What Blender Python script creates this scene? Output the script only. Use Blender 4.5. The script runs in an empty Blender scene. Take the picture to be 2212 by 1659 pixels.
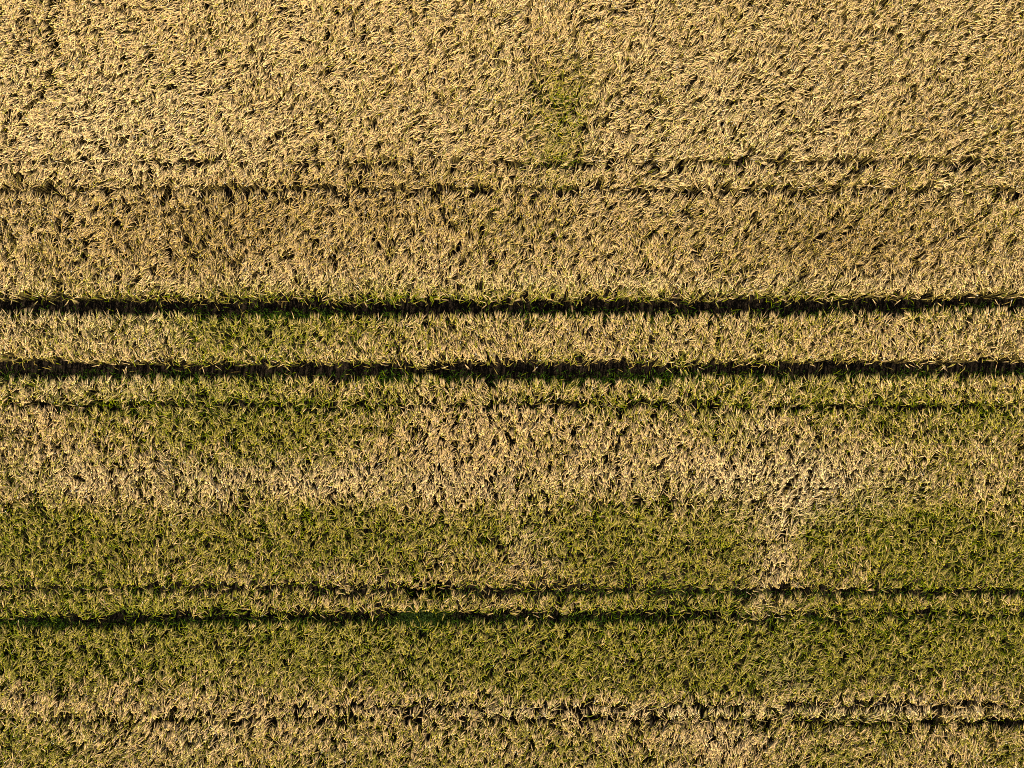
import bpy, math
import numpy as np

# ------------------------------------------------------------------ camera, sky, sun, exposure
sc = bpy.context.scene
C = sc.collection
CAM_H = 20.4                       # drone height above the soil
cam = bpy.data.objects.new('camera', bpy.data.cameras.new('camera'))
C.objects.link(cam)
cam.location = (0, 0, CAM_H)
cam.data.sensor_width = 36
cam.data.lens = 24.3
cam.data.clip_end = 2000
sc.camera = cam

SUN_EL, SUN_AZ = math.radians(33), math.radians(188)    # azimuth from +Y (picture top) towards +X: low from the bottom of the picture
world = bpy.data.worlds.new("World"); sc.world = world
world.use_nodes = True
nt = world.node_tree; nt.nodes.clear()
sky = nt.nodes.new('ShaderNodeTexSky'); sky.sky_type = 'NISHITA'; sky.sun_disc = False
sky.sun_elevation = SUN_EL; sky.sun_rotation = SUN_AZ
bg = nt.nodes.new('ShaderNodeBackground'); bg.inputs[1].default_value = 0.05
wo = nt.nodes.new('ShaderNodeOutputWorld')
nt.links.new(sky.outputs[0], bg.inputs[0]); nt.links.new(bg.outputs[0], wo.inputs[0])
sun = bpy.data.objects.new('sun', bpy.data.lights.new('sun', 'SUN'))
C.objects.link(sun)
sun.data.energy = 5.0; sun.data.angle = math.radians(0.5); sun.data.color = (1.0, 0.90, 0.72)
sun.rotation_euler = (math.radians(90) - SUN_EL, 0, math.pi - SUN_AZ)
sun.location = (0, 30, 30)
sc.view_settings.view_transform = 'Standard'; sc.view_settings.look = 'None'
sc.view_settings.exposure = 1.65; sc.view_settings.gamma = 1
sc.view_settings.use_curve_mapping = False
sc.cycles.max_bounces = 4; sc.cycles.diffuse_bounces = 2; sc.cycles.transmission_bounces = 2
sc.cycles.use_denoising = False
sc.cycles.pixel_filter_type = 'BLACKMAN_HARRIS'; sc.cycles.filter_width = 1.0

rng = np.random.default_rng(7)
S = 76.1                           # metres: plan scale used to lay out the field survey (units per metre)
def X(u): return (u - 1106.0) / S
def Y(v): return (829.5 - v) / S
def U(x): return x * S + 1106.0
def V(y): return 829.5 - y * S

# ------------------------------------------------------------------ helpers
def noise(x, y, cell, seed, oct=1):
    out = np.zeros_like(x); amp = 1.0; tot = 0
    for k in range(oct):
        r = np.random.default_rng(seed * 17 + k)
        c = cell / 2 ** k
        g = r.uniform(-1, 1, (256, 256))
        gx = x / c + 1000.37; gy = y / c + 1000.71
        ix = np.floor(gx).astype(int); iy = np.floor(gy).astype(int)
        fx = gx - ix; fy = gy - iy
        fx = fx * fx * (3 - 2 * fx); fy = fy * fy * (3 - 2 * fy)
        a = g[iy % 256, ix % 256]; b = g[iy % 256, (ix + 1) % 256]
        d = g[(iy + 1) % 256, ix % 256]; e = g[(iy + 1) % 256, (ix + 1) % 256]
        out += amp * ((a * (1 - fx) + b * fx) * (1 - fy) + (d * (1 - fx) + e * fx) * fy)
        tot += amp; amp *= 0.5
    return out / tot

def unit(a): return a / np.maximum(np.linalg.norm(a, axis=-1, keepdims=True), 1e-9)

ALB = 0.64                         # overall paleness of the dry crop
class Soup:
    """triangle soup with one colour per vertex"""
    def __init__(s): s.v = []; s.f = []; s.c = []; s.n = 0
    def add(s, v, f, c):
        s.v.append(v.reshape(-1, 3).astype(np.float32)); s.f.append((f + s.n).reshape(-1, 3).astype(np.int32))
        s.c.append(c.reshape(-1, 3).astype(np.float32)); s.n += v.reshape(-1, 3).shape[0]
    def ribbons(s, P, W, side, col):
        """P (N,K,3) centre line, W (N,K) half widths (last 0 = point), side (N,3), col (N,K,3)"""
        N, K, _ = P.shape
        L = P - side[:, None, :] * W[..., None]; R = P + side[:, None, :] * W[..., None]
        verts = np.empty((N, 2 * K - 1, 3)); cc = np.empty((N, 2 * K - 1, 3))
        verts[:, 0:2 * K - 2:2] = L[:, :-1]; verts[:, 1:2 * K - 2:2] = R[:, :-1]; verts[:, 2 * K - 2] = P[:, -1]
        cc[:, 0:2 * K - 2:2] = col[:, :-1]; cc[:, 1:2 * K - 2:2] = col[:, :-1]; cc[:, 2 * K - 2] = col[:, -1]
        t = []
        for k in range(K - 2):
            a = 2 * k; t += [(a, a + 1, a + 3), (a, a + 3, a + 2)]
        a = 2 * (K - 2); t += [(a, a + 1, a + 2)]
        t = np.array(t)
        f = t[None] + (np.arange(N) * (2 * K - 1))[:, None, None]
        s.add(verts, f, cc)
    def spindles(s, A, B, rad, col, colt):
        """three sided spindle from A to B, widest a third of the way"""
        N = len(A)
        d = unit(B - A); up = np.tile(np.array([0, 0, 1.0]), (N, 1))
        sx = unit(np.cross(d, up) + 1e-5); sy = np.cross(sx, d)
        M = A + (B - A) * 0.38
        verts = np.empty((N, 5, 3)); cc = np.empty((N, 5, 3))
        verts[:, 0] = A; verts[:, 4] = B
        ph = rng.uniform(0, 2 * math.pi, N)
        for k in range(3):
            q = ph + k * 2 * math.pi / 3
            verts[:, 1 + k] = M + (sx * np.cos(q)[:, None] + sy * np.sin(q)[:, None]) * rad[:, None]
        cc[:, :4] = col[:, None]; cc[:, 4] = colt
        t = np.array([(0, 1, 2), (0, 2, 3), (0, 3, 1), (4, 2, 1), (4, 3, 2), (4, 1, 3)])
        s.add(verts, t[None] + (np.arange(N) * 5)[:, None, None], cc)
    def build(s, name, mat):
        v = np.concatenate(s.v); f = np.concatenate(s.f); c = np.concatenate(s.c)
        me = bpy.data.meshes.new(name)
        me.vertices.add(len(v)); me.vertices.foreach_set('co', v.ravel())
        me.loops.add(f.size); me.loops.foreach_set('vertex_index', f.ravel())
        me.polygons.add(len(f)); me.polygons.foreach_set('loop_start', np.arange(0, f.size, 3, dtype=np.int32))
        me.update(calc_edges=True)
        at = me.color_attributes.new('tint', 'FLOAT_COLOR', 'POINT')
        at.data.foreach_set('color', np.concatenate([np.clip(c * ALB, 0, 1), np.ones((len(c), 1), np.float32)], 1).ravel())
        me.materials.append(mat)
        o = bpy.data.objects.new(name, me); C.objects.link(o)
        return o

def plant_mat(name, rough, trans, spec=0.35):
    m = bpy.data.materials.new(name); m.use_nodes = True
    n = m.node_tree; n.nodes.clear()
    out = n.nodes.new('ShaderNodeOutputMaterial')
    at = n.nodes.new('ShaderNodeAttribute'); at.attribute_name = 'tint'
    p = n.nodes.new('ShaderNodeBsdfPrincipled')
    p.inputs['Roughness'].default_value = rough; p.inputs['Specular IOR Level'].default_value = spec
    tx = n.nodes.new('ShaderNodeTexNoise'); tx.inputs['Scale'].default_value = 60
    ge = n.nodes.new('ShaderNodeNewGeometry')
    n.links.new(ge.outputs['Position'], tx.inputs['Vector'])
    mr = n.nodes.new('ShaderNodeMapRange'); mr.inputs[3].default_value = 0.8; mr.inputs[4].default_value = 1.2
    n.links.new(tx.outputs[0], mr.inputs[0])
    mul = n.nodes.new('ShaderNodeVectorMath'); mul.operation = 'SCALE'
    n.links.new(at.outputs['Color'], mul.inputs[0]); n.links.new(mr.outputs[0], mul.inputs['Scale'])
    n.links.new(mul.outputs[0], p.inputs['Base Color'])
    tr = n.nodes.new('ShaderNodeBsdfTranslucent'); n.links.new(mul.outputs[0], tr.inputs[0])
    mx = n.nodes.new('ShaderNodeMixShader'); mx.inputs[0].default_value = trans
    n.links.new(p.outputs[0], mx.inputs[1]); n.links.new(tr.outputs[0], mx.inputs[2])
    n.links.new(mx.outputs[0], out.inputs[0])
    return m
M_crop = plant_mat('ripe_straw', 0.6, 0.05, 0.06)
M_leaf = plant_mat('leaf', 0.6, 0.2, 0.05)

def tag(o, label=None, cat=None, kind=None, group=None):
    if label: o['label'] = label
    if cat: o['category'] = cat
    if kind: o['kind'] = kind
    if group: o['group'] = group

# ------------------------------------------------------------------ ground
def soil_mat(name, base, hi):
    m = bpy.data.materials.new(name); m.use_nodes = True
    n = m.node_tree; p = n.nodes['Principled BSDF']; p.inputs['Roughness'].default_value = 0.95; p.inputs['Specular IOR Level'].default_value = 0.05
    tc = n.nodes.new('ShaderNodeNewGeometry')
    a = n.nodes.new('ShaderNodeTexNoise'); a.inputs['Scale'].default_value = 9; a.inputs['Detail'].default_value = 8
    n.links.new(tc.outputs['Position'], a.inputs['Vector'])
    r = n.nodes.new('ShaderNodeValToRGB'); r.color_ramp.elements[0].color = (*base, 1); r.color_ramp.elements[1].color = (*hi, 1)
    r.color_ramp.elements[0].position = 0.35; r.color_ramp.elements[1].position = 0.7
    n.links.new(a.outputs[0], r.inputs[0]); n.links.new(r.outputs[0], p.inputs['Base Color'])
    b = n.nodes.new('ShaderNodeBump'); b.inputs['Strength'].default_value = 0.7; b.inputs['Distance'].default_value = 0.03
    n.links.new(a.outputs[0], b.inputs['Height']); n.links.new(b.outputs[0], p.inputs['Normal'])
    return m
def grid_mesh(name, xs, ys, zf, mat):
    gx, gy = np.meshgrid(xs, ys); gz = zf(gx, gy)
    v = np.stack([gx, gy, gz], -1).reshape(-1, 3); nx = len(xs)
    f = [(j * nx + i, j * nx + i + 1, (j + 1) * nx + i + 1, (j + 1) * nx + i) for j in range(len(ys) - 1) for i in range(nx - 1)]
    me = bpy.data.meshes.new(name); me.from_pydata(v.tolist(), [], f); me.materials.append(mat)
    me.polygons.foreach_set('use_smooth', [True] * len(f))
    o = bpy.data.objects.new(name, me); C.objects.link(o); return o
gc = np.concatenate([[-1500, -400, -100, -50], np.linspace(-30, 30, 121), [50, 100, 400, 1500]])
g = grid_mesh('ground', gc, gc, lambda x, y: noise(x, y, 1.5, 3, 2) * 0.015 * (np.abs(x) < 29), soil_mat('soil', (0.008, 0.0055, 0.003), (0.022, 0.015, 0.009)))
tag(g, 'dark dry soil under the standing crop', kind='structure')

# ------------------------------------------------------------------ survey of the field
# wheel tracks and thin drill gaps: (v at left, centre, right, half width in m, strength fn)
def bump(u, a, b, s=60): return 1 / (1 + np.exp(-(u - a) / s)) * 1 / (1 + np.exp((u - b) / s))
LEAN0 = -0.13                                  # mean offset of the crowns from their roots (they lean up the picture)
TRACKS = [
    (657, 663, 653, 0.23, lambda u: 1.0 + 0 * u),
    (797, 802, 793, 0.23, lambda u: 1.0 + 0 * u),
    (352, 350, 345, 0.07, lambda u: 0.60 + 0.32 * bump(u, 1250, 2600)),
    (411, 408, 410, 0.072, lambda u: 0.80 + 0 * u),
    (880, 879, 879, 0.075, lambda u: 0.82 + 0 * u),
    (1276, 1279, 1283, 0.10, lambda u: 0.80 + 0.18 * bump(u, 900, 2600)),
    (1345, 1337, 1335, 0.15, lambda u: 0.98 - 0.35 * bump(u, 1600, 2600)),
    (1535, 1535, 1530, 0.06, lambda u: 0.82 * bump(u, 500, 2600)),
    (1560, 1562, 1565, 0.065, lambda u: 0.45 + 0.4 * bump(u, 900, 2600)),
    (1095, 1090, 1090, 0.04, lambda u: 0.5 * bump(u, 1250, 1800)),
]
def track_y(t, x):
    q = (x * S) / 1106.0
    v = t[1] + (t[2] - t[0]) / 2 * q + ((t[2] + t[0]) / 2 - t[1]) * q * q
    # perspective of a canopy 0.75 m up is folded into S, so this is a plan position
    return Y(v) + LEAN0
def gap(x, y):
    k = np.zeros_like(x)
    for i, t in enumerate(TRACKS):
        c = track_y(t, x) + 0.04 * noise(x, 0 * x + i * 7.0, 0.9, 40 + i, 3)
        w = t[3] * (1 + 0.25 * noise(x, 0 * x + i * 3.0, 1.1, 60 + i, 2))
        k = np.maximum(k, t[4](U(x)) * (np.abs(y - c) < w))
    return k
def blobs(x, y, L):
    u, v = U(x), V(y); s = np.zeros_like(x)
    for (bu, bv, su, sv, a) in L:
        s += a * np.exp(-0.5 * (((u - bu) / su) ** 2 + ((v - bv) / sv) ** 2))
    return s
GREEN = [(200, 1160, 300, 45, .5), (60, 1190, 150, 40, .3), (640, 1180, 200, 60, .3), (850, 1150, 150, 50, .35),
         (1340, 1130, 170, 50, .55), (1400, 1190, 180, 50, .35), (1480, 1250, 120, 50, .3), (2010, 1150, 170, 70, .75), (2130, 1220, 120, 60, .3),
         (1500, 1400, 260, 60, .6), (1850, 1370, 120, 50, .4), (2080, 1400, 150, 60, .45), (100, 1400, 220, 50, .55), (550, 1400, 250, 50, .35),
         (950, 1430, 220, 60, .35), (1250, 1480, 200, 40, .3), (1700, 1500, 150, 50, .25), (60, 1620, 150, 60, .35),
         (570, 725, 170, 40, .75), (480, 885, 220, 25, .65), (560, 940, 130, 50, .7), (330, 930, 120, 50, .25),
         (1900, 860, 300, 30, .3), (2150, 930, 110, 50, .4), (1990, 930, 120, 40, .2), (1450, 920, 120, 40, .25), (1300, 870, 300, 20, .25),
         (1205, 225, 45, 60, .5), (1220, 290, 30, 70, .4), (1190, 350, 50, 40, .3), (1120, 200, 100, 40, .15),
         (880, 640, 500, 14, .35), (560, 830, 500, 12, .3), (1700, 668, 500, 12, .45), (1700, 815, 500, 12, .4), (180, 1300, 150, 40, .25),
         # paler streaks through the green
         (1700, 1120, 50, 45, -.4), (1680, 1235, 32, 38, -.5), (1760, 1160, 35, 35, .45), (1730, 1400, 60, 40, .4), (1650, 1330, 50, 50, -.35), (1690, 1460, 60, 50, -.25), (1120, 1210, 50, 50, -.35),
         (1130, 1110, 60, 25, -.3), (1560, 1620, 90, 40, -.35), (600, 1530, 500, 30, -.2), (1100, 1545, 500, 14, -.25), (1900, 1540, 300, 20, -.3),
         (420, 1620, 80, 50, -.25), (350, 1140, 90, 30, -.2), (1500, 1140, 60, 30, -.2), (1300, 1020, 500, 50, -.1), (300, 1040, 400, 45, -.12)]
THIN = [(480, 490, 300, 60, .75), (830, 380, 120, 50, .4), (1780, 500, 200, 60, .65), (1130, 480, 220, 60, .4), (1900, 590, 200, 40, .3),
        (150, 430, 150, 30, .3), (280, 570, 200, 40, .2), (1200, 240, 50, 80, .5), (1640, 230, 60, 40, .25), (60, 60, 60, 60, .3), (500, 1200, 300, 70, .25),
        (1300, 1260, 300, 60, .25), (1800, 1300, 300, 60, .2)]
def base_green(v):
    return np.interp(v, [0, 600, 660, 860, 1085, 1112, 1200, 1330, 1360, 1480, 1540, 1659], [.03, .07, .20, .27, .17, .34, .44, .46, .62, .54, .38, .46])
def greenness(x, y):
    g = base_green(V(y)) + blobs(x, y, GREEN) + noise(x, y, 1.6, 11, 3) * 0.30 * np.interp(V(y), [0, 500, 900], [.3, .5, 1])
    g = g + noise(x * .35, y, .35, 15, 2) * .30 * np.interp(V(y), [650, 900], [0.1, 1])      # streaks along the drill rows
    return np.clip(g, 0, 1.1)
PALE = [(1720, 1050, 170, 50, .9), (1700, 1120, 45, 40, .6), (1680, 1230, 30, 35, .8), (1650, 1310, 40, 40, .5), (1000, 1055, 400, 28, .4), (300, 1040, 300, 35, .5),
        (1560, 1620, 110, 35, .6), (1200, 1546, 400, 10, .8), (1850, 1545, 350, 10, .8), (300, 290, 200, 90, .5), (1600, 280, 220, 100, .4), (100, 700, 200, 40, .5),
        (150, 840, 200, 30, .5), (1000, 620, 700, 12, .4), (1690, 1460, 60, 45, .4), (1120, 1190, 40, 40, .4), (420, 1620, 70, 40, .4), (1900, 620, 300, 20, .3), (1620, 930, 60, 60, .3)]
def paleness(x, y):
    return np.clip(blobs(x, y, PALE) + noise(x, y, .8, 14, 2) * .25 + np.interp(V(y), [0, 500, 1000, 1659], [.2, .15, 0, -.15]), -.3, 1)
def thinness(x, y):
    return np.clip(blobs(x, y, THIN) + 0.35 * greenness(x, y) + noise(x, y, 1.0, 12, 2) * .15, 0, 1)

# ------------------------------------------------------------------ lean of the crop: heads nod up the picture, veering right
def heading(x, y):
    """angle of the lean, 0 = straight up the picture, positive = towards the right"""
    u, v = U(x), V(y)
    a = np.interp(v, [0, 350, 650, 800, 1100, 1659], [38, 36, 14, 10, 14, 22])
    a = a + 10 * bump(u, 1200, 3000, 120) * bump(v, -900, 600, 60) - 14 * bump(u, -900, 900, 150) * bump(v, 300, 1300, 80)
    a = a + blobs(x, y, [(1700, 1400, 130, 160, 14), (1850, 1080, 150, 60, 22), (200, 280, 250, 120, 12), (400, 620, 300, 40, 10), (850, 950, 200, 60, 18)])
    a = a + noise(x, y, 0.9, 21, 2) * 30 + noise(x, y, 0.30, 22, 1) * 28
    return np.radians(a)

# ------------------------------------------------------------------ plants
HX, HY = 17.2, 13.4
ROW = 0.125
rows = np.arange(-HY, HY, ROW)
PER_M = 6.2                                       # tufts per metre of row
npl = int(2 * HX * PER_M)
px = -HX + (np.arange(npl)[None] + rng.uniform(-.15, 1.15, (len(rows), npl)) + rng.random((len(rows), 1))) / PER_M
drill = np.interp(V(rows), [0, 600, 900], [.030, .022, .013])[:, None]      # how far plants stray from their drill row
py = rows[:, None] + 0.0025 * px + rng.normal(0, 1, px.shape) * drill
px = px.ravel(); py = py.ravel()
G = greenness(px, py); T = thinness(px, py)
keep = (rng.random(len(px)) > np.maximum(gap(px, py + .04), gap(px, py - .05))) & (rng.random(len(px)) > 0.20 * T + 0.06 * G)
px, py, G, T = px[keep], py[keep], G[keep], T[keep]
# heads per tuft; the heads of a tuft nod together, their beards meeting behind
nh = np.clip(rng.poisson(7.0 - 1.6 * G - 1.0 * T), 2, 16)
idx = np.repeat(np.arange(len(px)), nh)
N = len(idx)
pd = heading(px, py) + rng.normal(0, 0.22, len(px))
tight = rng.uniform(0.6, 1.0, len(px)) * (1 - .25 * G)
fan = rng.normal(0, 0.36, N) * (1 + .4 * G[idx])
g = G[idx]; t = T[idx]
hd = pd[idx] - fan * 0.85 + rng.normal(0, 0.07, N) + (rng.random(N) < 0.05 + .25 * g + .12 * t) * rng.normal(0, 1.0, N)
R = rng.uniform(0.0, 1, N) * np.interp(V(py[idx]), [0, 600, 900], [.13, .11, .075]) * tight[idx] + .02
ax = pd[idx] + fan
bx = px[idx] - np.sin(ax) * (R - .07) + rng.normal(0, 0.012, N)
by = py[idx] - np.cos(ax) * (R - .07) + rng.normal(0, 0.012, N)
tuft_h = rng.normal(0, 0.035, len(px))
inside = gap(bx, by) > 0.5                        # stragglers that would stand in a wheel track go to the nearer rim
by = np.where(inside & (rng.random(N) < .93), py[idx], by)
nor = (gap(bx, by - 0.10) > 0.5) & (rng.random(N) < .45)                   # rim on the upper side of a track: some heads hang back over it
hd = hd + nor * rng.normal(0, 1.2, N)
dirx, diry = np.sin(hd), np.cos(hd)
hgt = 0.74 + 0.05 * noise(bx, by, 1.5, 33, 2) + 0.09 * noise(bx, by, 0.3, 34, 2) + tuft_h[idx] + 0.25 * (R - .07) + rng.normal(0, 0.02, N) - 0.06 * g - 0.05 * t
lean = np.clip(0.08 + 0.03 * noise(bx, by, 0.8, 35, 2) + rng.normal(0, 0.012, N) - 0.03 * g, 0.0, 0.3)
base = np.stack([bx, by, 0 * bx], -1)
D = np.stack([dirx, diry, 0 * bx], -1); Z = np.array([0, 0, 1.0])
neck = base + D * lean[:, None] + Z * hgt[:, None]
mid = base + D * (lean * 0.35)[:, None] + Z * (hgt * 0.62)[:, None]
side = np.stack([-diry, dirx, 0 * bx], -1)
pitch = rng.normal(-0.22, 0.2, N) + 0.15 * g
E = D * np.cos(pitch)[:, None] + Z * np.sin(pitch)[:, None]
el = rng.uniform(0.095, 0.13, N) * (1 - 0.15 * g)
tip = neck + E * el[:, None]

# colours
def mixc(a, b, k): return a * (1 - k[:, None]) + b * k[:, None]
def cv(*c): return np.array(c)[None]
k1 = np.clip(rng.random(N) * 0.8 + 0.25 * noise(bx, by, 0.4, 36) + .1, 0, 1)
straw = mixc(cv(.52, .345, .08), cv(.86, .65, .24), np.clip(k1 - .05 + .35 * paleness(bx, by), 0, 1))
pale = paleness(bx, by)
straw = mixc(straw, cv(.93, .74, .36), np.clip(pale, 0, 1) * .55)
straw = mixc(straw, cv(.42, .25, .035), np.clip(t * 1.4 - .1, 0, 1) * rng.uniform(.4, 1, N))
odd = rng.random(N)
straw = np.where((odd < .05)[:, None], cv(.55, .50, .40), np.where((odd > .94)[:, None], cv(.36, .17, .05), straw))

olive = mixc(cv(.085, .105, .0), cv(.50, .43, .002), rng.random(N))
isg = (rng.random(N) < np.clip(g * 1.0 + 0.06, 0, .95)).astype(float) * rng.uniform(.5, 1, N)
ear_c = mixc(straw, olive, isg)
awn_c = mixc(cv(.72, .48, .21) * np.ones((N, 1)), cv(.22, .215, .0), isg)
awn_c = mixc(awn_c, cv(.34, .22, .06), np.clip(t - .1, 0, 1) * .8)
awn_c = mixc(awn_c, cv(.82, .62, .31), np.clip(pale, 0, 1) * .5)
awn_c = awn_c * rng.uniform(.8, 1.2, N)[:, None]
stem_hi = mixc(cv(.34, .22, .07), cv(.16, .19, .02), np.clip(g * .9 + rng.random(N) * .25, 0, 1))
stem_lo = mixc(cv(.09, .06, .02), cv(.04, .06, .008), np.clip(g + .2, 0, 1))  # stem feet coloured darker than the tops: painted shade to blacken the gaps

crop = Soup()
P = np.stack([base + Z * 0.05, mid, neck + E * 0.01], 1)
W = np.stack([0 * bx + .0035, 0 * bx + .003, 0 * bx], 1) * 1.3
W[:, 2] = 0
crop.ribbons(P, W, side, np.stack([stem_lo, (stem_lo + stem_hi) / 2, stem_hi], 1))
crop.spindles(neck, tip, rng.uniform(.010, .014, N), ear_c, ear_c * 1.0)
for k in range(4):
    off = rng.normal(0, 0.085, N); offz = rng.normal(0.06, 0.08, N)
    A = unit(E + side * off[:, None] + Z * offz[:, None])
    a0 = neck + E * (el * (0.3 + .18 * k))[:, None]
    a1 = a0 + A * rng.uniform(.13, .19, N)[:, None]
    roll = rng.uniform(-.8, .8, N)
    sd = side * np.cos(roll)[:, None] + Z * np.sin(roll)[:, None]
    crop.ribbons(np.stack([a0, a1], 1), np.stack([0 * bx + .0062, 0 * bx], 1), sd, np.stack([awn_c, awn_c], 1))
o = crop.build('barley_crop', M_crop)
tag(o, 'ripe golden bearded barley nodding up the picture, filling the field between the dark wheel tracks', 'barley', 'stuff')
print('heads', N)

# ------------------------------------------------------------------ blades of leaf between the stalks
n = 140000
lx = rng.uniform(-HX, HX, n); ly = rng.uniform(-HY, HY, n)
lg = greenness(lx, ly); lt = thinness(lx, ly)
kp = (rng.random(n) > gap(lx, ly) * .93) & (rng.random(n) < 0.25 + lg * 1.0)
lx, ly, lg = lx[kp], ly[kp], lg[kp]; n = len(lx)
an = heading(lx, ly) + rng.normal(0, 1.0, n)
D2 = np.stack([np.sin(an), np.cos(an), 0 * lx], -1); sd = np.stack([np.cos(an), -np.sin(an), 0 * lx], -1)
z0 = rng.uniform(.35, .62, n); ln = rng.uniform(.12, .26, n)
p0 = np.stack([lx, ly, z0], -1)
p1 = p0 + D2 * (ln * .5)[:, None] + Z * (ln * rng.uniform(.1, .5, n))[:, None]
p2 = p1 + D2 * (ln * .5)[:, None] + Z * (ln * rng.uniform(-.5, .1, n))[:, None]
kk = (rng.random(n) < lg * 1.1).astype(float)
lc = mixc(mixc(cv(.33, .22, .05), cv(.45, .34, .06), rng.random(n)), mixc(cv(.035, .065, .0), cv(.27, .30, .0), rng.random(n)), kk)
lv = Soup()
w = rng.uniform(.005, .009, n)
lv.ribbons(np.stack([p0, p1, p2], 1), np.stack([w * .7, w, 0 * w], 1), sd, np.stack([lc, lc, lc], 1))
o = lv.build('crop_leaves', M_leaf)
tag(o, 'yellowing and green flag leaves showing between the barley heads', 'leaves', 'stuff')

# ------------------------------------------------------------------ weeds and late green tillers along the wheel tracks
def weed_soup(cx, cy, r, count, zmax, seed, cols=((.02, .09, .03), (.07, .22, .07))):
    r_ = np.random.default_rng(seed)
    x = cx + r_.normal(0, 1, count) * r[0]; y = cy + r_.normal(0, 1, count) * r[1]
    return x, y
wd = Soup()
def add_blades(S_, x, y, zlo, zhi, l0, l1, w0, w1, c0, c1, up=.6):
    n = len(x); an = rng.uniform(0, 2 * math.pi, n)
    D = np.stack([np.cos(an), np.sin(an), 0 * x], -1); s = np.stack([-np.sin(an), np.cos(an), 0 * x], -1)
    z = rng.uniform(zlo, zhi, n); L = rng.uniform(l0, l1, n); w = rng.uniform(w0, w1, n)
    a = np.stack([x, y, z], -1); b = a + D * (L * .45)[:, None] + Z * (L * up * rng.uniform(.2, 1, n))[:, None]
    c = b + D * (L * .45)[:, None] + Z * (L * rng.uniform(-.5, .3, n))[:, None]
    col = mixc(cv(*c0), cv(*c1), rng.random(n))
    S_.ribbons(np.stack([a, b, c], 1), np.stack([w * .5, w, 0 * w], 1), s, np.stack([col] * 3, 1))
for ti, dens in ((0, 1), (1, 1), (6, .8), (5, .3), (4, .3)):
    t_ = TRACKS[ti]
    n = int(8500 * dens)
    x = rng.uniform(-HX, HX, n)
    c = track_y(t_, x)
    y = c - t_[3] * rng.triangular(-.8, 0.9, 1.4, n)
    pr = 0.25 + 0.75 * np.clip(noise(x, y * 0, 1.3, 70 + ti, 3) * 1.6 + .3, 0, 1)
    if ti == 0: pr = pr * (.35 + 1.0 * bump(U(x), 330, 780, 40) + .5 * bump(U(x), 1100, 2600))
    k = rng.random(n) < pr
    add_blades(wd, x[k], y[k], .05, .5, .08, .20, .004, .009, (.012, .040, .001), (.08, .15, .001))
o = wd.build('weeds', M_leaf)
tag(o, 'dark green weeds and late tillers growing in the wheel tracks', 'weeds', 'stuff')

cl = Soup()
q = rng.normal(0, 1, (3600, 2))
add_blades(cl, X(908) + q[:, 0] * .30, Y(1335) + q[:, 1] * .20, .05, .66, .08, .18, .005, .009, (.005, .013, .0), (.028, .055, .0))
o = cl.build('weed_clump', M_leaf)
tag(o, 'dense dark blue-green weed clump spilling over the lower narrow track left of the middle', 'weed')
